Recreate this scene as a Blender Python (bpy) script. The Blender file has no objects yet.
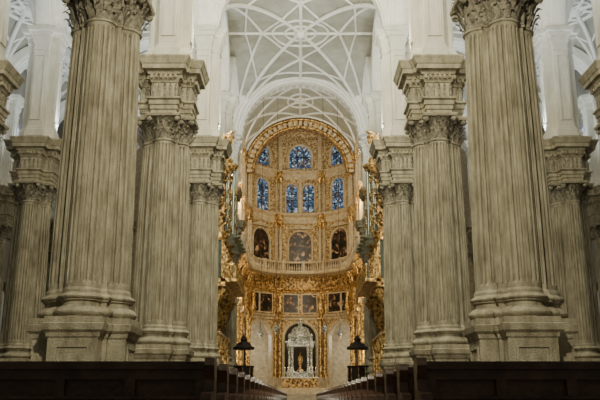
import bpy, math, random
from math import sin, cos, pi, sqrt, atan2, radians
from mathutils import Vector
random.seed(4)
scene = bpy.context.scene

# ---------------------------------------------------------------- materials
def mat_new(name):
    m = bpy.data.materials.new(name); m.use_nodes = True
    nt = m.node_tree
    return m, nt, nt.nodes['Principled BSDF']

def stone(name, c1, c2, scale=1.2, rough=0.75, bump=0.25, streak=True, metal=0.0, bscale=18):
    m, nt, b = mat_new(name); N = nt.nodes; L = nt.links
    tc = N.new('ShaderNodeTexCoord')
    mp = N.new('ShaderNodeMapping'); L.new(tc.outputs['Object'], mp.inputs['Vector'])
    mp.inputs['Scale'].default_value = (1, 1, 0.35 if streak else 1)
    n = N.new('ShaderNodeTexNoise'); n.inputs['Scale'].default_value = scale; n.inputs['Detail'].default_value = 8
    n.inputs['Roughness'].default_value = 0.65
    L.new(mp.outputs[0], n.inputs['Vector'])
    r = N.new('ShaderNodeValToRGB'); r.color_ramp.elements[0].position = 0.32; r.color_ramp.elements[1].position = 0.68
    r.color_ramp.elements[0].color = (*c1, 1); r.color_ramp.elements[1].color = (*c2, 1)
    L.new(n.outputs['Fac'], r.inputs['Fac']); L.new(r.outputs['Color'], b.inputs['Base Color'])
    n2 = N.new('ShaderNodeTexNoise'); n2.inputs['Scale'].default_value = bscale; n2.inputs['Detail'].default_value = 4
    L.new(tc.outputs['Object'], n2.inputs['Vector'])
    bp = N.new('ShaderNodeBump'); bp.inputs['Strength'].default_value = bump; bp.inputs['Distance'].default_value = 0.05
    L.new(n2.outputs['Fac'], bp.inputs['Height']); L.new(bp.outputs[0], b.inputs['Normal'])
    b.inputs['Roughness'].default_value = rough; b.inputs['Metallic'].default_value = metal
    return m

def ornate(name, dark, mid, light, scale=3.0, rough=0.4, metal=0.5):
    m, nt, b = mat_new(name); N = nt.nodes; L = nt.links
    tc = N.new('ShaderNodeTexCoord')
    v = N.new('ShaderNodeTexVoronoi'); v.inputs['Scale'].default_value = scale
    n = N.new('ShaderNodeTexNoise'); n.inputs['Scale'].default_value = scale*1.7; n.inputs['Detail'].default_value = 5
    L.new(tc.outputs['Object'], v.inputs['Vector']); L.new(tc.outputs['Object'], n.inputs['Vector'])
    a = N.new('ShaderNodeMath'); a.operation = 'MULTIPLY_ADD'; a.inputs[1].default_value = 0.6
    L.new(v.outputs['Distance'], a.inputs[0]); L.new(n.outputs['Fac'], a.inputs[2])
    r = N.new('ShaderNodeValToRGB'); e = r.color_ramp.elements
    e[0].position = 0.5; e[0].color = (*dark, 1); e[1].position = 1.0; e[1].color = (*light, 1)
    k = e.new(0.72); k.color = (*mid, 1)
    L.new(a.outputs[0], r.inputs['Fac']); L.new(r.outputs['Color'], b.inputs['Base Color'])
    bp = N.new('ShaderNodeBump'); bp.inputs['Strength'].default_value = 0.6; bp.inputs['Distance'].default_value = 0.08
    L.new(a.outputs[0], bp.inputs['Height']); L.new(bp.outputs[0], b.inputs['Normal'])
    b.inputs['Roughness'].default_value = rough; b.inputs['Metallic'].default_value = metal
    return m

def plain(name, c, rough=0.5, metal=0.0, emit=None, es=0):
    m, nt, b = mat_new(name)
    b.inputs['Base Color'].default_value = (*c, 1); b.inputs['Roughness'].default_value = rough; b.inputs['Metallic'].default_value = metal
    if emit: b.inputs['Emission Color'].default_value = (*emit, 1); b.inputs['Emission Strength'].default_value = es
    return m

def glass_mat(name, stops, scale, strength):
    m, nt, b = mat_new(name); N = nt.nodes; L = nt.links
    tc = N.new('ShaderNodeTexCoord')
    v = N.new('ShaderNodeTexVoronoi'); v.inputs['Scale'].default_value = scale
    L.new(tc.outputs['Object'], v.inputs['Vector'])
    sp = N.new('ShaderNodeSeparateColor'); L.new(v.outputs['Color'], sp.inputs[0])
    r = N.new('ShaderNodeValToRGB'); r.color_ramp.interpolation = 'CONSTANT'
    e = r.color_ramp.elements; e[0].position = 0; e[0].color = (*stops[0], 1); e[1].position = 1.0/len(stops); e[1].color = (*stops[1], 1)
    for i in range(2, len(stops)):
        k = e.new(i/len(stops)); k.color = (*stops[i], 1)
    L.new(sp.outputs[0], r.inputs['Fac'])
    b.inputs['Base Color'].default_value = (0.02, 0.02, 0.03, 1)
    L.new(r.outputs['Color'], b.inputs['Emission Color']); b.inputs['Emission Strength'].default_value = strength
    b.inputs['Roughness'].default_value = 0.2
    return m

def painting_mat(name, seed):
    m, nt, b = mat_new(name); N = nt.nodes; L = nt.links
    tc = N.new('ShaderNodeTexCoord'); mp = N.new('ShaderNodeMapping'); mp.inputs['Location'].default_value = (seed*7.1, seed*3.3, 0)
    L.new(tc.outputs['Object'], mp.inputs['Vector'])
    n = N.new('ShaderNodeTexNoise'); n.inputs['Scale'].default_value = 1.5; n.inputs['Detail'].default_value = 3; n.inputs['Distortion'].default_value = 1.2
    L.new(mp.outputs[0], n.inputs['Vector'])
    r = N.new('ShaderNodeValToRGB'); e = r.color_ramp.elements
    e[0].position = 0.42; e[0].color = (0.008, 0.007, 0.006, 1); e[1].position = 0.68; e[1].color = (0.62, 0.46, 0.28, 1)
    k = e.new(0.53); k.color = (0.03, 0.024, 0.018, 1); k = e.new(0.6); k.color = (0.18, 0.08, 0.045, 1)
    L.new(n.outputs['Fac'], r.inputs['Fac']); L.new(r.outputs['Color'], b.inputs['Base Color'])
    b.inputs['Roughness'].default_value = 0.35
    return m

M_PIER = stone('pier_limestone', (0.19, 0.165, 0.105), (0.44, 0.40, 0.285), 3.2, bump=0.7)
M_WHITE = stone('whitewashed_stone', (0.44, 0.425, 0.35), (0.68, 0.665, 0.57), 1.0, bump=0.2)
M_CARVE = stone('carved_limestone', (0.06, 0.052, 0.034), (0.46, 0.42, 0.31), 7.0, bump=1.0, streak=False)
M_VAULT = stone('vault_plaster', (0.28, 0.275, 0.21), (0.40, 0.395, 0.32), 0.9, bump=0.15, streak=False)  # darker than the ribs, shading contrast put into the colour
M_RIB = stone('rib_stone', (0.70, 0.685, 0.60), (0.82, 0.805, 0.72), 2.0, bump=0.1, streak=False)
M_DIM = stone('outer_wall_stone', (0.17, 0.165, 0.14), (0.34, 0.33, 0.29), 0.7)
M_GOLD = ornate('gilding', (0.04, 0.018, 0.005), (0.38, 0.21, 0.055), (0.92, 0.66, 0.28), 4.0, 0.32, 0.55)
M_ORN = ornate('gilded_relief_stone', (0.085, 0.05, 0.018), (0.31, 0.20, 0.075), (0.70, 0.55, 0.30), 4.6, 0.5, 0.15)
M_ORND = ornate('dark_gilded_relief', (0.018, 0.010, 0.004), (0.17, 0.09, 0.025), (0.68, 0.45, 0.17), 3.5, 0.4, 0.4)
M_CREAM = stone('cream_marble', (0.38, 0.29, 0.17), (0.70, 0.60, 0.41), 2.5, 0.4, 0.15, streak=False)
M_GLASS = glass_mat('stained_glass', [(0.008, 0.018, 0.04), (0.02, 0.06, 0.14), (0.12, 0.22, 0.32), (0.01, 0.025, 0.05), (0.42, 0.52, 0.55), (0.03, 0.07, 0.12), (0.20, 0.12, 0.06), (0.05, 0.13, 0.23)], 5.5, 0.9)
M_DAY = glass_mat('clear_leaded_glass', [(0.4, 0.55, 0.9), (0.5, 0.65, 1.0), (0.6, 0.75, 1.0)], 4.0, 1.2)
M_PAINT = [painting_mat('oil_painting_%d' % i, i) for i in range(3)]
M_WOOD = stone('dark_walnut', (0.03, 0.017, 0.011), (0.15, 0.08, 0.048), 3.0, 0.3, 0.15, streak=False)
M_IRON = plain('black_iron', (0.012, 0.012, 0.012), 0.4, 0.6)
M_DARK = plain('dark_opening_and_pulpit', (0.02, 0.014, 0.009), 0.5, 0.3)  # black of the pulpits, also the painted darkness of the centre arch
M_SILVER = ornate('silver_relief', (0.06, 0.065, 0.06), (0.25, 0.28, 0.265), (0.75, 0.8, 0.77), 5.0, 0.3, 0.4)
M_PIPE = plain('organ_pipe_tin', (0.30, 0.33, 0.27), 0.35, 0.7)
M_GREEN = stone('green_organ_case', (0.03, 0.055, 0.04), (0.08, 0.11, 0.075), 3, 0.5, 0.1, streak=False)
M_CLOTH = plain('altar_linen', (0.7, 0.7, 0.66), 0.9)
M_CANDLE = plain('candle_wax', (0.9, 0.85, 0.7), 0.5)
M_FLAME = plain('flame', (1, 0.7, 0.3), 0.5, 0, (1, 0.6, 0.2), 10)
M_RED = stone('red_marble', (0.16, 0.04, 0.025), (0.30, 0.10, 0.06), 4, 0.3, 0.05, streak=False)

def floor_mat():
    m, nt, b = mat_new('marble_checker_floor'); N = nt.nodes; L = nt.links
    tc = N.new('ShaderNodeTexCoord'); c = N.new('ShaderNodeTexChecker'); c.inputs['Scale'].default_value = 1.4
    c.inputs['Color1'].default_value = (0.3, 0.29, 0.25, 1); c.inputs['Color2'].default_value = (0.08, 0.08, 0.08, 1)
    L.new(tc.outputs['Object'], c.inputs['Vector']); L.new(c.outputs['Color'], b.inputs['Base Color'])
    b.inputs['Roughness'].default_value = 0.25
    return m
M_FLOOR = floor_mat()
MATS = [M_PIER, M_WHITE, M_CARVE, M_VAULT, M_RIB, M_DIM, M_FLOOR, M_GOLD, M_ORN, M_ORND, M_CREAM, M_GLASS, M_DAY,
        *M_PAINT, M_WOOD, M_IRON, M_DARK, M_SILVER, M_PIPE, M_GREEN, M_CLOTH, M_CANDLE, M_FLAME, M_RED]

# ---------------------------------------------------------------- mesh builder
class MB:
    def __init__(s): s.v = []; s.f = []; s.m = []; s.sm = []; s.map = None
    def add(s, vs, fs, mat, smooth=False):
        o = len(s.v)
        for p in vs:
            s.v.append(s.map(p) if s.map else tuple(p))
        for f in fs: s.f.append([o+i for i in f]); s.m.append(mat); s.sm.append(smooth)
    def box(s, x0, x1, y0, y1, z0, z1, mat, nx=1):
        vs = []; fs = []
        for i in range(nx+1):
            x = x0+(x1-x0)*i/nx
            vs += [(x, y0, z0), (x, y1, z0), (x, y1, z1), (x, y0, z1)]
        for i in range(nx):
            a = i*4; b = a+4
            for k in range(4):
                k2 = (k+1) % 4; fs.append([a+k, a+k2, b+k2, b+k])
        fs.append([3, 2, 1, 0]); e = nx*4; fs.append([e, e+1, e+2, e+3])
        s.add(vs, fs, mat)
    def loft(s, rings, mat, closed=True, caps=True, smooth=False):
        n = len(rings[0]); vs = [p for r in rings for p in r]; fs = []
        for i in range(len(rings)-1):
            for k in range(n if closed else n-1):
                k2 = (k+1) % n
                fs.append([i*n+k, i*n+k2, (i+1)*n+k2, (i+1)*n+k])
        s.add(vs, fs, mat, smooth)
        if caps and closed:
            s.add(rings[0], [list(range(n))[::-1]], mat); s.add(rings[-1], [list(range(n))], mat)
    def lathe(s, prof, cx, cy, z0, mat, n=12, sx=1, sy=1, smooth=True):
        rings = [[(cx+max(r, 0.001)*sx*cos(2*pi*k/n), cy+max(r, 0.001)*sy*sin(2*pi*k/n), z0+z) for k in range(n)] for r, z in prof]
        s.loft(rings, mat, smooth=smooth)
    def tube(s, pts, rad, mat, n=6, flat=None):
        rings = []
        for i, p in enumerate(pts):
            p = Vector(p); a = Vector(pts[max(i-1, 0)]); b = Vector(pts[min(i+1, len(pts)-1)])
            t = (b-a)
            if t.length < 1e-6: t = Vector((0, 0, 1))
            t.normalize()
            up = Vector((0, 0, 1)) if abs(t.z) < 0.95 else Vector((1, 0, 0))
            sd = t.cross(up).normalized(); u2 = sd.cross(t)
            r = rad[i] if isinstance(rad, (list, tuple)) else rad
            rings.append([tuple(p+sd*cos(2*pi*k/n)*r+u2*sin(2*pi*k/n)*r) for k in range(n)])
        s.loft(rings, mat, smooth=True)
    def mesh(s, name):
        me = bpy.data.meshes.new(name); me.from_pydata(s.v, [], s.f)
        used = sorted(set(s.m), key=lambda x: MATS.index(x)); ix = {m: i for i, m in enumerate(used)}
        for m in used: me.materials.append(m)
        me.polygons.foreach_set('material_index', [ix[m] for m in s.m])
        me.polygons.foreach_set('use_smooth', s.sm)
        me.update(); return me
    def obj(s, name, loc=(0, 0, 0), rot=0):
        return place(s.mesh(name), name, loc, rot)

def place(me, name, loc=(0, 0, 0), rot=0, parent=None):
    o = bpy.data.objects.new(name, me); o.location = loc; o.rotation_euler = (0, 0, rot)
    scene.collection.objects.link(o)
    if parent: o.parent = parent
    return o

# ---------------------------------------------------------------- compound pier
A, R = 0.70, 0.52
def rot4(pts):
    out = []
    for k in range(4):
        c, s_ = [(1, 0), (0, 1), (-1, 0), (0, -1)][k]
        out += [(x*c-y*s_, x*s_+y*c) for x, y in pts]
    return out
def round_outline(o=0, sc=1.0, flute=0.0, nf=9, k=6):
    a = A*sc; r = R*sc; pts = [(a+o, -(a+o))]
    for i in range(nf*k+1):
        ph = -pi/2+pi*i/(nf*k); s_ = (i % k)
        d = flute*[0, 0, .9, 1, .9, 0][s_]
        rr = r+o-d
        pts.append((max(a+o, a+rr*cos(ph)), rr*sin(ph)))
    return rot4(pts)
def cross_outline(o=0, sc=1.0):
    a = A*sc+o; w = (R+.06)*sc+o; e = (A+R)*sc+o
    return rot4([(a, -a), (a, -w), (e, -w), (e, w), (a, w)])
def ring(ol, z): return [(x, y, z) for x, y in ol]

def perim(ol, step):
    res = []; n = len(ol); acc = step/2
    for i in range(n):
        x0, y0 = ol[i]; x1, y1 = ol[(i+1) % n]; L = math.hypot(x1-x0, y1-y0)
        if L < 1e-5: continue
        while acc <= L:
            t = acc/L; res.append((x0+(x1-x0)*t, y0+(y1-y0)*t, (y1-y0)/L, -(x1-x0)/L)); acc += step
        acc -= L
    return res
def leaf(mb, x, y, nx, ny, z, h, w, out, mat):
    tx, ty = -ny, nx; vs = []
    for off, zz, ww in [(0.01, 0, w*.8), (out*.25, h*.45, w), (out*.6, h*.85, w*.9), (out, h, w*.6), (out*1.25, h*.86, w*.15)]:
        for s_, dd in ((-1, 0), (0, .03), (1, 0)):
            vs.append((x+nx*(off+dd)+tx*ww*s_*.5, y+ny*(off+dd)+ty*ww*s_*.5, z+zz))
    fs = [];
    for i in range(4):
        for j in range(2): fs.append([i*3+j, i*3+j+1, i*3+j+4, i*3+j+3])
    mb.add(vs, fs, mat, True)
BOXF = [[0, 3, 2, 1], [4, 5, 6, 7], [0, 1, 5, 4], [1, 2, 6, 5], [2, 3, 7, 6], [3, 0, 4, 7]]
def panels(mb, e, L, mat, d=.04):
    for k in range(4):
        c, s_ = [(1, 0), (0, 1), (-1, 0), (0, -1)][k]
        for (ya, yb, za, zb) in L:
            pts = [(e-.02, ya, za), (e+d, ya, za), (e+d, yb, za), (e-.02, yb, za), (e-.02, ya, zb), (e+d, ya, zb), (e+d, yb, zb), (e-.02, yb, zb)]
            mb.add([(x*c-y*s_, x*s_+y*c, z) for x, y, z in pts], BOXF, mat)

def build_pier():
    mb = MB()
    P = [(0, .32), (.35, .32), (.38, .24), (.5, .2), (.55, .12), (2.45, .12), (2.5, .16), (2.6, .18), (2.68, .27), (2.85, .3), (2.88, .22), (3.05, .22)]
    mb.loft([ring(cross_outline(o), z) for z, o in P], M_PIER)
    panels(mb, A+R+.12, [(-.5, .5, .75, .83), (-.5, .5, 2.2, 2.28), (-.5, -.42, .83, 2.2), (.42, .5, .83, 2.2)], M_PIER, .04)
    B = [(3.05, .16)]
    for i in range(7): B.append((3.07+.26*i/6, .15+.1*sin(pi*i/6)))
    B += [(3.36, .12), (3.40, .04), (3.5, .04), (3.54, .11)]
    for i in range(5): B.append((3.56+.16*i/4, .1+.08*sin(pi*i/4)))
    B += [(3.76, .05), (3.84, .05), (3.92, .0)]
    mb.loft([ring(round_outline(o), z) for z, o in B], M_PIER)
    FL = .10
    S = [(3.9, 1, 0), (4.05, 1, 0), (4.15, 1, FL)]
    for i in range(1, 12):
        t = i/12; S.append((4.15+8.05*t, 1-.1*t**1.6, FL))
    S += [(12.1, .9, FL), (12.2, .9, 0), (12.32, .9, 0)]
    mb.loft([ring(round_outline(0, sc, fl), z) for z, sc, fl in S], M_PIER)
    for sx in (-1, 1):
        for sy in (-1, 1):
            for dx, dy in ((0, .11), (.11, 0)):
                x0, y0 = (A-dx)*1.0, (A-dy)*1.0
                x1, y1 = x0*.9, y0*.9
                mb.tube([(sx*x0, sy*y0, 4.1), (sx*(x0*.97+0), sy*y0*.97, 8.2), (sx*x1, sy*y1, 12.15)], .035, M_PIER, 6)
    mb.loft([ring(round_outline(o, .9), z) for z, o in [(12.3, 0), (12.32, .05), (12.38, .06), (12.42, .0)]], M_PIER)
    mb.loft([ring(round_outline(o, .9), z) for z, o in [(12.4, -.04), (12.9, -.04), (13.2, .03), (13.42, .17)]], M_CARVE)
    for ol, st, z, h, w, out in [(round_outline(.0, .9), .28, 12.42, .42, .2, .24), (round_outline(.02, .9), .28, 12.7, .45, .19, .28), (round_outline(.05, .9), .22, 13.0, .4, .11, .26)]:
        for x, y, nx, ny in perim(ol, st): leaf(mb, x, y, nx, ny, z, h, w, out, M_CARVE)
    for x, y in cross_outline(.1, .92):
        mb.lathe([(0, -.14), (.11, -.09), (.15, 0), (.11, .09), (0, .14)], x, y, 13.3, M_CARVE, 8)
    E = [(13.42, .22), (13.52, .26), (13.56, .26), (13.56, .05), (13.78, .05), (13.78, .1), (14.0, .1), (14.0, .15), (14.2, .16), (14.26, .25), (14.34, .25)]
    mb.loft([ring(cross_outline(o, .93), z) for z, o in E], M_PIER)
    mb.loft([ring(cross_outline(o, .93), z) for z, o in [(14.34, .05), (14.6, .07), (14.95, .07), (15.12, .05)]], M_PIER)
    for x, y, nx, ny in perim(cross_outline(.07, .93), .26):
        leaf(mb, x, y, nx, ny, 14.4, .6, .13, .1, M_CARVE)
    C = [(15.1, .1), (15.2, .14), (15.24, .16), (15.42, .17), (15.46, .24), (15.62, .3), (15.66, .46), (15.86, .48), (15.9, .52), (16.1, .6), (16.2, .65), (16.26, .65), (16.27, .3), (16.5, .1)]
    mb.loft([ring(cross_outline(o, .93), z) for z, o in C], M_PIER)
    for x, y, nx, ny in perim(cross_outline(.16, .93), .22):
        tx, ty = -ny, nx; w = .055
        vs = [(x+nx*d+tx*w*a_, y+ny*d+ty*w*a_, z) for z in (15.26, 15.44) for d, a_ in ((-.01, -1), (.13, -1), (.13, 1), (-.01, 1))]
        mb.add(vs, BOXF, M_PIER)
    U = [(16.4, .14), (16.95, .14), (17.0, .08), (17.15, .06), (17.2, 0), (22.3, 0), (22.32, .05), (22.4, .05), (22.42, 0), (22.7, 0.02), (22.95, .12), (23.0, .1), (23.25, .12), (23.3, .22), (23.5, .26), (23.55, .4), (23.8, .46), (23.82, .2), (24.0, .1)]
    mb.loft([ring(cross_outline(o, .78), z) for z, o in U], M_WHITE)
    panels(mb, (A+R)*.78, [(-.34, .34, 17.6, 17.68), (-.34, .34, 21.9, 21.98), (-.34, -.25, 17.68, 21.9), (.25, .34, 17.68, 21.9)], M_WHITE, .07)
    return mb.mesh('compound_pier')
pier = build_pier()
XN, XA, XW = 6.3, 16.5, 24.0
YS = [11, 23.1, 34.6, 46, 57, 68]
XNs = {11: 6.4, 23.1: 6.42, 34.6: 6.37, 46: 6.17, 57: 6.3, 68: 6.75}
for sx in (-1, 1):
    for y in YS:
        place(pier, 'compound_pier', (sx*XNs[y], y, 0))
        place(pier, 'compound_pier', (sx*(XA if y != 34.6 else 15.6), y, 0))
        place(pier, 'wall_pier', (sx*23.3, y, 0))

# ---------------------------------------------------------------- arches & vaults
def arch_rings(mp, half, rise, spring, prof, n=28):
    rings = []
    for i in range(n+1):
        ph = pi*i/n
        rings.append([mp((half+r)*cos(ph), l, spring+(rise+r)*sin(ph)) for r, l in prof])
    return rings
def arch_prof(b, t):
    h = [(0, .45*b), (.1, .48*b), (.1, .72*b), (.22, .74*b), (.22, b*.9), (.34, b), (t, b)]
    return [(r, -l) for r, l in h[::-1]]+h
def arch(mb, axis, cx, cy, half, rise, spring, b, t, mat, prof=None):
    if axis == 'x': mp = lambda u, l, z: (cx+u, cy+l, z)
    else: mp = lambda u, l, z: (cx+l, cy+u, z)
    mb.loft(arch_rings(mp, half, rise, spring, prof or arch_prof(b, t)), mat)

SP = 24.0
bays = [(YS[i], YS[i+1]) for i in range(5)]
def vault(mb, cx, cy, a, b, spring, H, fancy=True):
    def z(x, y):
        return spring+H*max(sqrt(max(0, 1-(x/a)**2)), sqrt(max(0, 1-(y/b)**2)))
    n = 36; vs = []; fs = []
    g = [-cos(pi*i/n) for i in range(n+1)]
    for i in range(n+1):
        for j in range(n+1): vs.append((cx+a*g[i], cy+b*g[j], z(a*g[i], b*g[j])))
    for i in range(n):
        for j in range(n):
            q = i*(n+1)+j; fs.append([q, q+1, q+n+2, q+n+1])
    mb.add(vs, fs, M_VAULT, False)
    def rib(pts, r=.11):
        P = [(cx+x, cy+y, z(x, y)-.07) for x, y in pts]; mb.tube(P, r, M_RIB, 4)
    def line(p, q, m=20): return [(p[0]+(q[0]-p[0])*i/m, p[1]+(q[1]-p[1])*i/m) for i in range(m+1)]
    k = .985
    for s1 in (-1, 1):
        rib(line((-a*k, -b*k*s1), (a*k, b*k*s1), 40), .2)
        if not fancy: continue
        for s2 in (-1, 1):
            c = (a*k*s1, b*k*s2)
            rib(line(c, (0, b*.45*s2)), .15); rib(line(c, (a*.5*s1, 0)), .15)
            rib(line((0, b*.45*s2), (a*.5*s1, 0)), .12)
            rib(line((0, b*.72*s2), (a*.62*s1, b*.62*s2)), .1); rib(line((a*.72*s1, 0), (a*.62*s1, b*.62*s2)), .1)
    rib(line((-a*k, 0), (a*k, 0), 40), .14); rib(line((0, -b*k), (0, b*k), 40), .17)
    if fancy:
        for q in (.36, .2, .09):
            rr = q*a
            rib([(rr*cos(2*pi*i/32), rr*sin(2*pi*i/32)) for i in range(33)], .12)
        mb.lathe([(.0, -.5), (.25, -.45), (.4, -.3), (.45, -.1), (.3, .1)], cx, cy, spring+H, M_RIB, 12)

mb = MB()
for y0, y1 in bays[:3]: vault(mb, 0, (y0+y1)/2, XN, (y1-y0)/2, SP, 5.7)
vault(mb, 0, 57.5, XN, 11, SP, 5.8)
mb.obj('ceiling')
for sx in (-1, 1):
    mb = MB()
    for y0, y1 in bays:
        vault(mb, sx*(XN+XA)/2, (y0+y1)/2, (XA-XN)/2, (y1-y0)/2, SP, 4.9)
        vault(mb, sx*(XA+XW)/2, (y0+y1)/2, (XW-XA)/2, (y1-y0)/2, SP, 4.6)
    mb.obj('ceiling_aisle_' + ('left' if sx < 0 else 'right'))

for y in YS[:4]:
    mb = MB(); arch(mb, 'x', 0, y, XN-.95, XN-.95, SP, .75, .9, M_RIB); mb.obj('transverse_arch')
mb = MB()
h = [(0, .5), (.0, .8), (.14, .85), (.14, 1.1), (.34, 1.15), (.38, 1.35), (.66, 1.4), (.7, 1.62), (.9, 1.7), (1.3, 1.7)]
arch(mb, 'x', 0, 67.6, 5.35, 5.3, SP+.2, 1, 1, M_RIB, [(r, -l) for r, l in h[::-1]]+h)
for i in range(1, 26):
    ph = pi*i/26; w = .036
    vs = [(r*cos(ph+s_*w), 67.6+l, SP+.2+(r-.05)*sin(ph+s_*w)) for l in (-.42, .42) for r, s_ in ((5.25, -1), (5.4, -1), (5.4, 1), (5.25, 1))]
    mb.add(vs, [[0, 1, 2, 3], [7, 6, 5, 4], [0, 4, 5, 1], [1, 5, 6, 2], [2, 6, 7, 3], [3, 7, 4, 0]], M_WHITE)
mb.obj('chancel_arch')
for sx in (-1, 1):
    for y in YS:
        mb = MB(); arch(mb, 'x', sx*(XN+XA)/2, y, (XA-XN)/2-.95, (XA-XN)/2-.8, SP, .7, .8, M_RIB)
        arch(mb, 'x', sx*(XA+XW)/2, y, (XW-XA)/2-.9, (XW-XA)/2-.4, SP, .7, 1.0, M_RIB); mb.obj('aisle_arch')
    for y0, y1 in bays:
        h = (y1-y0)/2-.95
        mb = MB(); arch(mb, 'y', sx*XN, (y0+y1)/2, h, min(h, 4.6), SP, .7, .9, M_RIB); mb.obj('arcade_arch')
        mb = MB(); arch(mb, 'y', sx*XA, (y0+y1)/2, h, min(h, 4.4), SP, .7, .9, M_RIB); mb.obj('arcade_arch')
    mb = MB(); N = 66
    for i in range(N):
        ya = 46+22*i/N; yb = 46+22*(i+1)/N; ym = (ya+yb)/2
        d = min(abs(ym-51.5), abs(ym-62.5)); zb = SP+(4.9*sqrt(max(0, 1-(d/5.0)**2)) if d < 5.0 else 0)
        zt = SP+5.8*sqrt(max(0, 1-((ym-57)/11)**2))+.3
        if zt > zb: mb.box(sx*XN-.25, sx*XN+.25, ya, yb, zb, zt, M_WHITE)
    mb.obj('spandrel_wall')

# ---------------------------------------------------------------- shell
mb = MB(); mb.box(-28, 28, -14, 92, -.3, 0, M_FLOOR); mb.obj('floor')
wk = 0
for sx in (-1, 1):
    nm = 'left' if sx < 0 else 'right'
    mb = MB()
    x0, x1 = sorted((sx*24.0, sx*24.8))
    for y0, y1 in [(-2, 11)]+bays+[(68, 90)]:
        c = (y0+y1)/2; w = 3.0; n = 24
        mb.box(x0, x1, y0, c-w, 0, 30, M_DIM); mb.box(x0, x1, c+w, y1, 0, 30, M_DIM)
        for i in range(n):
            ya = c-w+2*w*i/n; yb = ya+2*w/n; d = abs((ya+yb)/2-c); zz = 7+w*sqrt(1-(d/w)**2)
            wz = 22+1.6*sqrt(max(0, 1-(d/1.6)**2)) if d < 1.6 else None
            if wz: mb.box(x0, x1, ya, yb, zz, 18, M_DIM); mb.box(x0, x1, ya, yb, wz, 30, M_DIM)
            else: mb.box(x0, x1, ya, yb, zz, 30, M_DIM)
        xb0, xb1 = sorted((sx*27.5, sx*27.8)); mb.box(xb0, xb1, c-w-.5, c+w+.5, 0, 11, M_DIM)
    xc0, xc1 = sorted((sx*23.7, sx*24.0))
    mb.box(xc0, xc1, -2, 90, 15.5, 16.2, M_WHITE); mb.box(xc0, xc1, -2, 90, 13.5, 13.9, M_PIER)
    mb.obj('wall_'+nm)
    for y0, y1 in bays:
        c = (y0+y1)/2; mb = MB(); xw = sx*24.4
        pts = [(xw, c-1.6, 18), (xw, c+1.6, 18)]+[(xw, c+1.6*cos(pi*i/12), 22+1.6*sin(pi*i/12)) for i in range(13)]
        mb.add(pts, [list(range(len(pts)))], M_DAY)
        for q in (-.8, 0, .8): mb.box(xw-.05, xw+.05, c+q-.05, c+q+.05, 18, 23, M_DIM)
        wk += 1; mb.obj('window_%d' % wk)
mb = MB(); mb.box(-28, 28, 90, 90.6, 0, 32, M_CREAM); mb.obj('wall_back')

# ---------------------------------------------------------------- main chapel
RA, YC = 6.05, 79.0
HALF = RA*pi/2
def apse_map(p):
    u, d, z = p; r = RA-d
    if abs(u) <= HALF:
        th = u/RA; return (r*sin(th), YC+r*cos(th), z)
    s_ = 1 if u > 0 else -1
    return (s_*r, YC-(abs(u)-HALF), z)
UM = HALF+9.0
def amb():
    m = MB(); m.map = apse_map; return m
def arch_panel(m, u, w, z0, zs, d, mat, rise=None):
    rise = rise or w; n = 12
    for i in range(n):
        a = u-w+2*w*i/n; b = a+2*w/n
        za = zs+rise*sqrt(max(0, 1-((a-u)/w)**2)); zb = zs+rise*sqrt(max(0, 1-((b-u)/w)**2))
        m.add([(a, d, z0), (b, d, z0), (b, d, zb), (a, d, za)], [[0, 1, 2, 3]], mat)
def arch_frame(m, u, w, z0, zs, t, d0, d1, mat, n=16):
    path = [(-w, z0, -1, 0)]+[(-w*cos(pi*i/n), zs+w*sin(pi*i/n), -cos(pi*i/n), sin(pi*i/n)) for i in range(n+1)]+[(w, z0, 1, 0)]
    rings = [[(u+x, d0, z), (u+x, d1, z), (u+x+a*t*.5, d1+.05, z+b*t*.5), (u+x+a*t, d1, z+b*t), (u+x+a*t, d0, z+b*t)] for x, z, a, b in path]
    m.loft(rings, mat)
def ubox(m, u0, u1, d0, d1, z0, z1, mat):
    m.box(u0, u1, d0, d1, z0, z1, mat, nx=max(1, int(abs(u1-u0)/.35)))
def mould(m, prof, mat, u0=-UM, u1=UM):
    n = int((u1-u0)/.4); m.loft([[(u0+(u1-u0)*i/n, d, z) for d, z in prof] for i in range(n+1)], mat)
def column(m, u, d, z0, z1, r, mat, cap, n=12):
    H = z1-z0
    m.lathe([(r*1.5, 0), (r*1.5, .12), (r*1.25, .14), (r*1.35, .22), (r*1.25, .3), (r*1.05, .33), (r, .4), (r*1.0, H*.4), (r*.86, H-.75)], u, d, z0, mat, n)
    m.lathe([(r*.9, H-.75), (r*1.0, H-.72), (r*.9, H-.66), (r*1.1, H-.4), (r*1.2, H-.36), (r*1.15, H-.3), (r*1.5, H-.1), (r*1.6, H-.08), (r*1.6, H)], u, d, z0, cap, n)
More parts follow.
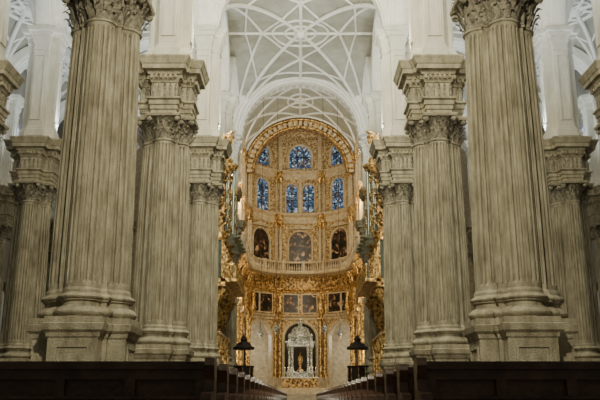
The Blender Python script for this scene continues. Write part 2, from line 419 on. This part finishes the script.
def statue(m, x, y, z, h, mat, wing=False):
    m.lathe([(.17*h, 0), (.16*h, .05*h), (.13*h, .3*h), (.105*h, .5*h), (.1*h, .58*h), (.135*h, .7*h), (.14*h, .78*h), (.08*h, .84*h), (.035*h, .86*h), (.035*h, .88*h)], x, y, z, mat, 12, 1, .75)
    m.lathe([(0, -.075*h), (.04*h, -.055*h), (.055*h, 0), (.05*h, .04*h), (.02*h, .07*h), (0, .075*h)], x, y, z+.93*h, mat, 10)
    for s_ in (-1, 1):
        m.tube([(x+s_*.13*h, y, z+.76*h), (x+s_*.19*h, y-.03*h, z+.6*h), (x+s_*.1*h, y-.13*h, z+.6*h)], [.042*h, .035*h, .022*h], mat, 6)
        if wing:
            m.loft([[(x+s_*.05*h, y+.08*h, z+.7*h), (x+s_*.05*h, y+.1*h, z+.5*h), (x+s_*.05*h, y+.12*h, z+.6*h)], [(x+s_*.25*h, y+.15*h, z+1.0*h), (x+s_*.22*h, y+.17*h, z+.4*h), (x+s_*.25*h, y+.2*h, z+.7*h)], [(x+s_*.33*h, y+.2*h, z+.95*h), (x+s_*.3*h, y+.2*h, z+.6*h), (x+s_*.33*h, y+.22*h, z+.7*h)]], mat)

FZ = 1.8
baysU = [(0, 1.75, 2.1)]+[(s_*u, 1.75, 2.1) for s_ in (-1, 1) for u in (5.05, 10.0, 14.6)]
colU = [2.6, 7.4, 12.3, 16.9]
m = amb(); n = int(2*UM/.16)
for i in range(n):
    a = -UM+2*UM*i/n; b = -UM+2*UM*(i+1)/n; c = (a+b)/2; z0 = FZ
    for u, w, _ in baysU:
        if abs(c-u) < w: z0 = 7.1+w*sqrt(1-((c-u)/w)**2)
    m.box(a, b, -.6, 0, z0, 9.2, M_ORN)
mould(m, [(-.6, 9.2), (.12, 9.2), (.15, 9.4), (.4, 9.55), (.45, 9.7), (-.6, 9.7)], M_CREAM)
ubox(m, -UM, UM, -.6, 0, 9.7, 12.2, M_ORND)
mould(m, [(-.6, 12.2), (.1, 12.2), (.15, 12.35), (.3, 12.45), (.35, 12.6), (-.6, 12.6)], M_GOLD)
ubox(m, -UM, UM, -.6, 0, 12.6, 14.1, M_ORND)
mould(m, [(-.6, 13.9), (.15, 13.9), (.5, 14.05), (.9, 14.15), (.95, 14.32), (-.6, 14.32)], M_CREAM)
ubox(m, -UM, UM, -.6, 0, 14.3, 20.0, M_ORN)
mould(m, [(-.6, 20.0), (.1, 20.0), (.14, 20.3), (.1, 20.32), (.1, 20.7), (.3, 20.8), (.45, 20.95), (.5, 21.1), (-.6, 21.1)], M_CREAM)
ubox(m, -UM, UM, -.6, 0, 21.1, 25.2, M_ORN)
mould(m, [(-.6, 25.2), (.1, 25.2), (.14, 25.45), (.1, 25.5), (.1, 25.8), (.35, 25.95), (.45, 26.1), (-.6, 26.1)], M_CREAM)
ubox(m, -HALF-.1, HALF+.1, -.6, 0, 26.1, 30.4, M_ORN)
m.map = None
rings = []
for j in range(9):
    ph = pi/2*j/8
    rings.append([(RA*cos(ph)*cos(pi*i/24), YC+RA*cos(ph)*sin(pi*i/24), 30.3+2.0*sin(ph)) for i in range(25)])
m.loft(rings, M_ORN, closed=False)
m.obj('wall_apse')

m = amb()
arch_panel(m, 0, 1.75, FZ, 7.1, -.5, M_DARK)  # dark panel added for the unlit depth of the centre arch
for s_ in (-1, 1):
    for u in colU:
        for du in (-.27, .27):
            uu = s_*u+du
            column(m, uu, .25, FZ+1.2, 9.2, .2, M_GOLD, M_GOLD)
            column(m, uu, .22, 14.3, 20.0, .2, M_CREAM, M_GOLD)
            column(m, uu, .22, 21.1, 25.2, .17, M_CREAM, M_GOLD)
        ubox(m, s_*u-.6, s_*u+.6, 0, .5, FZ, FZ+1.2, M_CREAM)
        ubox(m, s_*u-.55, s_*u+.55, 0, .32, 9.7, 12.2, M_GOLD)
        ubox(m, s_*u-.5, s_*u+.5, 0, .5, 9.2, 9.72, M_GOLD)
        ubox(m, s_*u-.5, s_*u+.5, 0, .45, 20.0, 21.1, M_GOLD)
        ubox(m, s_*u-.5, s_*u+.5, 0, .4, 25.2, 26.1, M_GOLD)
        for du in (-.3, .3):
            m.tube([(s_*u+du, .1, 12.7), (s_*u+du, .3, 12.9), (s_*u+du, .35, 13.4), (s_*u+du, .75, 13.9)], [.12, .16, .14, .2], M_GOLD, 6)
for u, w, _ in baysU:
    arch_frame(m, u, 1.75, FZ, 7.1, .28, -.6, .12, M_CREAM)
    m.tube([(u, .1, 8.7), (u, .3, 9.0), (u, .35, 9.3)], [.16, .2, .25], M_CREAM, 6)
    for k in range(-5, 6):
        ub = u+k*.42
        m.tube([(ub, .1, 13.5), (ub, .3, 13.65), (ub, .6, 13.9)], [.06, .09, .09], M_GOLD, 5)
pl = [(u, .8) for u in (-1.05, 1.05, -4.1, -5.98, 4.1, 5.98, -9.1, -10.9, 9.1, 10.9)]
for i, (u, w) in enumerate(pl):
    ubox(m, u-w-.12, u+w+.12, 0, .12, 9.85, 12.05, M_CREAM)
    ubox(m, u-w, u+w, .1, .14, 9.98, 11.92, M_PAINT[i % 3])
for i, (u, w, _) in enumerate(baysU):
    arch_frame(m, u, 1.3, 14.4, 17.75, .2, 0, .25, M_CREAM)
    arch_panel(m, u, 1.3, 14.4, 17.75, .05, M_PAINT[i % 3])
    m.loft([[(u-1.4, d, 19.3), (u+1.4, d, 19.3), (u+1.4, d, 19.42), (u, d, 19.88), (u-1.4, d, 19.42)] for d in (0, .3)], M_CREAM)
    if u != 0:
        for du in (-1.65, 1.65): ubox(m, u+du-.12, u+du+.12, 0, .12, 15.2, 19.0, M_GOLD)
wins = [(-.98, .68), (.98, .68)]+[(s_*u, .95) for s_ in (-1, 1) for u in (4.85, 9.8, 14.6)]
for u, w in wins:
    arch_frame(m, u, w, 21.3, 23.9, .16, 0, .22, M_CREAM)
    arch_panel(m, u, w, 21.3, 23.9, .04, M_GLASS)
    ubox(m, u-.035, u+.035, .04, .1, 21.3, 24.4, M_IRON)
    for zz in (22.0, 22.7, 23.4): ubox(m, u-w, u+w, .04, .09, zz, zz+.07, M_IRON)
ubox(m, -.15, .15, 0, .2, 21.1, 25.2, M_CREAM)
for u, w in [(0, 1.3), (-4.9, 1.0), (4.9, 1.0), (-8.4, 1.0), (8.4, 1.0)]:
    arch_frame(m, u, w, 26.5, 27.9, .26, 0, .3, M_CREAM)
    arch_panel(m, u, w, 26.5, 27.9, .04, M_GLASS)
    for q in (-.35, .35): ubox(m, u+q-.03, u+q+.03, .04, .1, 26.5, 28.8, M_IRON)
    ubox(m, u-w, u+w, .04, .1, 27.8, 27.88, M_IRON)
for u in (-2.4, 2.4, -6.9, 6.9):
    ubox(m, u-.22, u+.22, 0, .25, 26.1, 30.3, M_CREAM)
m.obj('gilded_altarpiece')

m = amb()
ubox(m, -UM, UM, .72, .92, 14.32, 14.5, M_CREAM); ubox(m, -UM, UM, .7, .94, 15.35, 15.52, M_CREAM)
k = int(2*UM/.3)
for i in range(k+1):
    u = -UM+2*UM*i/k
    if i % 9 == 0: ubox(m, u-.16, u+.16, .68, .95, 14.32, 15.6, M_CREAM)
    else: m.lathe([(.05, 0), (.09, .15), (.1, .3), (.05, .5), (.04, .7), (.07, .85)], u, .82, 14.5, M_CREAM, 6)
m.obj('gallery_balustrade')
for s_ in (-1, 1):
    for u in colU[:2]:
        m = amb(); statue(m, s_*u, .85, 10.15, 1.9, M_GOLD)
        m.lathe([(0.05, -.9), (.15, -.6), (.3, -.3), (.42, -.08), (.42, 0)], s_*u, .75, 10.15, M_GOLD, 10)
        m.obj('apostle_statue')

mb = MB()
def mpx(u, l, z): return (u, 78.3+l, z)
prof = [(0, -.5), (0, .5), (1.1, .5), (1.1, -.45), (1.05, -.45), (1.0, -.6), (.9, -.62), (.85, -.5), (.3, -.5), (.25, -.62), (.05, -.62)]
mb.loft(arch_rings(mpx, 4.8, 4.7, 24.1, prof, 40), M_ORND)
for i in range(31):
    ph = pi*i/30; r0, r1 = 5.12, 5.62; w = .026
    vs = [(r*cos(ph+s_*w), 78.3+l, 24.1+(r-.1)*sin(ph+s_*w)) for l in (-.5, -.62) for r, s_ in ((r0, -1), (r1, -1), (r1, 1), (r0, 1))]
    mb.add(vs, [[0, 1, 2, 3], [7, 6, 5, 4], [0, 4, 5, 1], [1, 5, 6, 2], [2, 6, 7, 3], [3, 7, 4, 0]], M_CREAM)
for rr in (4.95, 5.82):
    mb.tube([(rr*cos(pi*i/40), 77.66, 24.1+(rr-.1)*sin(pi*i/40)) for i in range(41)], .09, M_GOLD, 6)
mb.obj('gilded_apse_arch')

mb = MB(); a, zsp, H = 6.2, 24.2, 6.0
n, k = 40, 12; vs = []; fs = []
for i in range(n+1):
    for j in range(k+1): vs.append((a*cos(pi*i/n), 68.3+10.2*j/k, zsp+H*sin(pi*i/n)))
for i in range(n):
    for j in range(k):
        q = i*(k+1)+j; fs.append([q, q+1, q+k+2, q+k+1])
mb.add(vs, fs, M_VAULT, True)
def onb(ang, y): return (a*cos(ang)*.99, y, zsp+H*.99*sin(ang))
for y0 in (68.9, 77.6): mb.tube([onb(pi*i/30, y0) for i in range(31)], .14, M_RIB, 4)
for q in range(-4, 12, 2):
    for sg in (-1, 1):
        pts = []
        for i in range(31):
            t = i/30; ang = pi*(q/8+sg*t*4/8)
            if .02 < ang/pi < .98: pts.append(onb(ang, 68.9+8.7*t))
        if len(pts) > 3: mb.tube(pts, .14, M_RIB, 4)
mb.tube([onb(pi/2, 68.9+8.7*i/10) for i in range(11)], .14, M_RIB, 4)
for yy in (73.2,):
    for rr in (1.3, .5):
        mb.tube([(rr*cos(2*pi*i/20), yy+rr*1.4*sin(2*pi*i/20), zsp+H*sqrt(1-(rr*cos(2*pi*i/20)/a)**2)-.06) for i in range(21)], .11, M_RIB, 4)
mb.obj('ceiling_presbytery')

mb = MB()
mb.box(-5.1, 5.1, 66, 74, 0, 1.2, M_CREAM)
for i in range(4): mb.box(-5.0, 5.0, 64.4+i*.4, 66.1, i*.3, i*.3+.3, M_CREAM)
mb.box(-5.4, 5.4, 74, 84.6, 0, FZ, M_CREAM)
for i in range(2): mb.box(-4, 4, 73.2+i*.4, 74.1, 1.2+i*.3, 1.5+i*.3, M_CREAM)
mb.obj('presbytery_steps')

mb = MB()
mb.box(-1.6, 1.6, -1.6, 1.6, 0, .35, M_RED); mb.box(-1.35, 1.35, -1.35, 1.35, .35, 1.5, M_SILVER)
mb.box(-1.45, 1.45, -1.45, 1.45, 1.5, 1.65, M_SILVER)
for sx in (-1, 1):
    for sy in (-1, 1):
        for dx in (0, .3):
            column(mb, sx*(1.1-dx), sy*1.1, 1.65, 4.1, .12, M_SILVER, M_SILVER, 10)
        statue(mb, sx*1.1, sy*1.1, 4.65, .8, M_SILVER)
mb.box(-1.35, 1.35, -1.35, 1.35, 4.1, 4.4, M_SILVER); mb.box(-1.48, 1.48, -1.48, 1.48, 4.4, 4.62, M_SILVER)
mb.lathe([(1.0, 4.6), (1.0, 5.0), (1.06, 5.05), (1.0, 5.15), (.95, 5.5), (.78, 5.85), (.5, 6.1), (.2, 6.22), (.2, 6.5), (.26, 6.55), (.1, 6.75), (.04, 6.8), (.04, 7.1)], 0, 0, 0, M_SILVER, 24)
mb.box(-.18, .18, -.03, .03, 6.9, 6.96, M_GOLD)
for k in range(12):
    an = 2*pi*k/12
    mb.tube([(1.0*cos(an), 1.0*sin(an), 5.1), (.97*cos(an), .97*sin(an), 5.5), (.8*cos(an), .8*sin(an), 5.87), (.5*cos(an), .5*sin(an), 6.13)], .04, M_SILVER, 4)
mb.lathe([(.3, 1.65), (.34, 1.8), (.12, 2.0), (.1, 2.3), (.2, 2.5), (.25, 2.9), (.2, 3.1), (.05, 3.3), (.03, 3.6)], 0, 0, 0, M_GOLD, 14)
mb.obj('silver_tabernacle', (0, 79.5, FZ))
mb = MB(); mb.box(-1.7, 1.7, -.5, .5, 0, .95, M_ORND); mb.box(-1.85, 1.85, -.6, .6, .95, 1.05, M_CLOTH)
for x in (-1.5, -1.2, -.9, .9, 1.2, 1.5):
    mb.lathe([(.1, 0), (.1, .03), (.03, .08), (.025, .35), (.05, .4)], x, 0, 1.05, M_GOLD, 8)
    mb.lathe([(.025, .4), (.025, .85)], x, 0, 1.05, M_CANDLE, 6); mb.lathe([(.001, .86), (.018, .9), (.001, .97)], x, 0, 1.05, M_FLAME, 5)
mb.obj('high_altar', (0, 76.6, FZ))
for x in (-3.6, 3.6, -2.2, 2.2):
    mb = MB(); mb.lathe([(.02, -.55), (.06, -.4), (.2, -.25), (.3, -.05), (.32, .0), (.22, .08), (.1, .3), (.1, .35)], 0, 0, 0, M_SILVER, 14)
    mb.lathe([(.06, .05), (.08, .2), (.02, .3)], 0, 0, .05, M_FLAME, 6)
    zz = 6.6 if abs(x) > 3 else 7.0
    ztop = 24.2+6*sqrt(1-(x/6.2)**2)-zz
    mb.tube([(0, 0, .3), (0, 0, ztop)], .015, M_IRON, 4)
    for k in range(3):
        an = 2*pi*k/3; mb.tube([(.3*cos(an), .3*sin(an), 0), (0, 0, 1.3)], .015, M_SILVER, 4)
    mb.obj('sanctuary_lamp', (x, 70.5, zz))

# ---------------------------------------------------------------- organs
def build_organ():
    mb = MB()
    mb.box(0, 1.2, -3.8, 3.8, 0, .5, M_GOLD)
    mb.box(-.2, .9, -3.5, 3.5, .5, 3.0, M_GREEN)
    for y in [-3.5+1.0*i for i in range(8)]: mb.box(.88, .98, y-.08, y+.08, .5, 3.0, M_GOLD)
    for y in (-3.4, -1.7, 0, 1.7, 3.4):
        mb.tube([(0, y, -2.2), (.35, y, -1.8), (.5, y, -1.0), (1.1, y, -.1)], [.12, .28, .26, .3], M_GOLD, 8)
        mb.lathe([(0, -.5), (.14, -.35), (.18, -.1), (.05, 0)], .2, y, -2.2, M_GOLD, 8)
    mb.box(1.75, 1.85, -3.8, 3.8, 1.35, 1.45, M_GOLD); mb.box(.9, 1.9, -3.8, 3.8, .3, .5, M_GOLD)
    mb.box(.9, 1.85, -3.8, -3.7, 1.35, 1.45, M_GOLD)
    for i in range(26):
        mb.lathe([(.04, 0), (.08, .25), (.03, .5), (.05, .85)], 1.8, -3.7+7.4*i/25, .5, M_GOLD, 6)
    for i in range(4): mb.lathe([(.04, 0), (.08, .25), (.03, .5), (.05, .85)], .95+.25*i, -3.75, .5, M_GOLD, 6)
    mb.box(-.2, .9, -3.6, 3.6, 3.0, 3.5, M_GOLD)
    mb.box(-.2, .6, -3.5, 3.5, 3.5, 8.2, M_GREEN)
    towers = [(-2.9, 1.0, 4.0, .35), (-1.45, .7, 3.0, .0), (0, 1.2, 5.0, .45), (1.45, .7, 3.0, .0), (2.9, 1.0, 4.0, .35)]
    for yc, w, h, bul in towers:
        npipe = 5
        for i in range(npipe):
            t = (i-(npipe-1)/2)/((npipe-1)/2); y = yc+t*w*.42; x = .8+bul*(1-t*t)
            hh = h*(1-.18*abs(t)); r = w*.09
            mb.lathe([(.02, 0), (r, .5), (r, .52), (r, hh)], x, y, 3.6, M_PIPE, 10)
        for s_ in (-1, 1):
            mb.box(.6, 1.0, yc+s_*w*.56-.08, yc+s_*w*.56+.08, 3.5, 3.6+h+.2, M_ORND)
            for q in range(4):
                zq = 4.0+q*h*.24
                mb.tube([(1.0, yc+s_*w*.56, zq), (1.18, yc+s_*w*.56, zq+.15), (1.2, yc+s_*w*.56, zq+.4), (1.02, yc+s_*w*.56, zq+.5)], [.07, .1, .08, .04], M_GOLD, 6)
        z = 3.6+h
        mb.lathe([(w*.5, 0), (w*.55, .15), (w*.62, .3), (w*.62, .42), (w*.3, .6), (w*.35, .8), (w*.1, 1.1), (.03, 1.4)], .75, yc, z, M_GOLD, 12, 1.1, 1)
        mb.lathe([(w*.2, -.5), (w*.5, -.15), (w*.58, .1)], .8, yc, 3.5, M_GOLD, 12)
    mb.box(-.2, .8, -3.7, 3.7, 8.2, 8.5, M_GOLD)
    for za, zb in ((.8, 2.7), (3.8, 5.8), (6.1, 8.0)):
        mb.box(0, .5, -3.58, -3.48, za, zb, M_ORND)
    for i in range(19):
        y = -2.7+.3*i; L = .9+.3*abs(cos(i*.7))
        mb.tube([(.8, y, 3.25), (.8+L*.6, y, 3.33), (.8+L, y, 3.4)], [.02, .04, .1], M_PIPE, 8)
    for s_ in (-1, 1):
        for z in (3.9, 5.2, 6.6):
            mb.tube([(.5, s_*3.55, z), (.9, s_*3.75, z+.3), (1.1, s_*3.7, z+.7), (.85, s_*3.6, z+.9), (.7, s_*3.6, z+.7)], [.16, .14, .12, .1, .06], M_ORND, 6)
    return mb.mesh('pipe_organ')
og = build_organ()
place(og, 'pipe_organ', (-5.9, 51.5, 7.6), 0)
place(og, 'pipe_organ', (5.9, 51.5, 7.6), pi)
for sx in (-1, 1):
    for y, z in ((51.5, 17.62), (48.6, 16.6)):
        mb = MB(); statue(mb, 0, 0, 0, 1.4, M_GOLD, True); mb.tube([(0, -.15, 1.05), (-sx*.6, -.4, 1.4)], [.02, .09], M_GOLD, 6)
        mb.obj('angel_statue', (sx*5.15, y, z))
for sx in (-1, 1):
    mb = MB()
    xa, xb = sorted((sx*5.3, sx*6.2))
    mb.box(xa, xb, 47.7, 55.3, 0, 4.7, M_ORND)
    xa, xb = sorted((sx*5.0, sx*6.3)); mb.box(xa, xb, 47.6, 55.4, 4.7, 4.85, M_GOLD); mb.box(xa, xb, 47.6, 55.4, 0, .5, M_RED)
    for i in range(5):
        column(mb, sx*5.15, 47.9+1.8*i, .5, 4.7, .14, M_GOLD, M_GOLD)
    mb.obj('organ_tribune_base')
for sx in (-1, 1):
    mb = MB()
    mb.lathe([(.45, 0), (.5, .15), (.3, .25), (.16, .5), (.2, .9), (.15, 1.2), (.25, 1.6), (.55, 1.9), (.75, 2.1)], 0, 0, 0, M_IRON, 8, smooth=False)
    mb.lathe([(.75, 2.1), (.8, 2.15), (.8, 2.25), (.74, 2.3), (.74, 3.1), (.82, 3.15), (.82, 3.28)], 0, 0, 0, M_DARK, 8, smooth=False)
    for k in range(8):
        an = 2*pi*k/8; mb.tube([(.76*cos(an), .76*sin(an), 2.2), (.76*cos(an), .76*sin(an), 3.2)], .04, M_ORND, 5)
    mb.tube([(0, .7, 3.2), (0, .75, 4.7)], .06, M_IRON, 6)
    mb.lathe([(.8, 0), (.85, .1), (.8, .2), (.6, .3), (.5, .5), (.25, .6), (.28, .8), (.05, 1.1), (.0, 1.4)], 0, 0, 4.5, M_DARK, 8, smooth=False)
    mb.obj('pulpit', (sx*4.4, 60.5, 0))

# ---------------------------------------------------------------- pews
def build_pew():
    mb = MB(); W = 3.5
    mb.box(.06, W-.06, -.01, .03, .42, .97, M_WOOD)
    mb.box(0.02, W-.02, -.08, .08, 1.03, 1.09, M_WOOD)
    mb.box(.04, W-.04, -.05, .05, .95, 1.03, M_WOOD)
    mb.box(.04, W-.04, -.05, .05, .42, .5, M_WOOD)
    mb.box(.04, W-.04, -.05, .03, .68, .74, M_WOOD)
    n = 6
    for i in range(n+1):
        x = .08+(W-.16)*i/n; mb.box(x-.04, x+.04, -.05, .03, .48, .97, M_WOOD)
    mb.box(.04, W-.04, .03, .45, .43, .47, M_WOOD)
    mb.box(.04, W-.04, -.42, -.2, .16, .2, M_WOOD)
    mb.box(.04, W-.04, -.28, -.03, .80, .825, M_WOOD)
    for x0, x1 in ((-.03, .05), (W-.05, W+.03)):
        sh = [(-.42, 0), (.48, 0), (.48, .12), (.42, .2), (.46, .45), (.44, .62), (.36, .66), (.25, .62), (.12, .72), (.1, .95), (.12, 1.06), (.05, 1.12), (-.06, 1.12), (-.1, 1.06), (-.06, .95), (-.08, .86), (-.28, .84), (-.3, .78), (-.1, .72), (-.08, .3), (-.2, .24), (-.42, .22)]
        mb.loft([[(x, y, z) for y, z in sh] for x in (x0, x1)], M_WOOD)
    return mb.mesh('pew')
pew = build_pew()
for i in range(34):
    y = 6.3+1.12*i
    place(pew, 'pew', (-.80-3.5, y, 0)); place(pew, 'pew', (.86, y, 0))

# ---------------------------------------------------------------- lights
def light(kind, loc, energy, col, size=1.0, target=None, spot=None, blend=.6):
    d = bpy.data.lights.new('lamp', kind); d.energy = energy; d.color = col
    if kind == 'AREA': d.shape = 'DISK'; d.size = size
    else: d.shadow_soft_size = size
    if kind == 'SPOT' and spot: d.spot_size = radians(spot); d.spot_blend = blend
    o = bpy.data.objects.new('flood_and_fill_light', d); o.location = loc; scene.collection.objects.link(o)  # covers cornice floods and added fill lamps alike
    if target: o.rotation_euler = (Vector(target)-Vector(loc)).to_track_quat('-Z', 'Y').to_euler()
    return o
NEU = (1.0, 0.92, 0.69); WRM = (1.0, 0.76, 0.44); BLU = (0.80, 0.89, 1.0); WHT = (1.0, 0.97, 0.84)
light('AREA', (0, 8, 13), 2500, NEU, 1.0, (0, 27, 7))  # three unseen fill lamps, added above the view to light the piers
light('AREA', (0, 22, 22), 2200, NEU, 1.0, (0, 38, 8))
light('AREA', (0, 34, 23), 2000, NEU, 1.0, (0, 52, 10))
for sx in (-1, 1):
    light('AREA', (sx*11.3, 24, 21), 700, NEU, 1.5, (sx*17, 46, 9))  # unseen fill lamp added for the lower aisle
    for y in (23, 34.6, 46, 57):
        light('SPOT', (sx*4.85, y+.2, 16.9), 1700, WHT, .15, (sx*0.5, y+6, 29), 120)
        light('SPOT', (sx*7.9, y+.2, 16.9), 1800, BLU, .15, (sx*12, y+4, 29), 130)
        light('SPOT', (sx*18.1, y+.2, 16.9), 1800, BLU, .15, (sx*20.5, y+4, 29), 130)
        light('SPOT', (sx*15.0, y+.2, 16.9), 1100, BLU, .15, (sx*12, y+4, 29), 130)
    light('AREA', (sx*5.0, 69.9, 19), 340, WRM, .8, (-sx*1, 85, 21))  # unseen warm lamps added behind the chancel piers to light the apse
    light('AREA', (sx*5.0, 69.9, 11), 280, WRM, .8, (-sx*1, 85, 11))
    light('AREA', (sx*5.0, 69.9, 5), 90, WRM, .8, (-sx*1, 85, 6))
    light('SPOT', (sx*5.5, 71, 23.8), 260, WHT, .3, (0, 74, 30), 140)
    light('POINT', (sx*8.5, 86, 7), 750, (1, .92, .76), .3)  # unseen lamp added to brighten the ambulatory behind the arches

w = bpy.data.worlds.new('World'); scene.world = w; w.use_nodes = True
w.node_tree.nodes['Background'].inputs[0].default_value = (0.68, 0.64, 0.53, 1)
w.node_tree.nodes['Background'].inputs[1].default_value = 0.2

cam = bpy.data.cameras.new('cam'); cam.lens = 46.2; cam.sensor_width = 36
co = bpy.data.objects.new('camera', cam); scene.collection.objects.link(co)
co.location = (-.1, 0, .8); co.rotation_euler = (radians(90+14.5), 0, radians(-.05))
cam.clip_end = 300
scene.camera = co
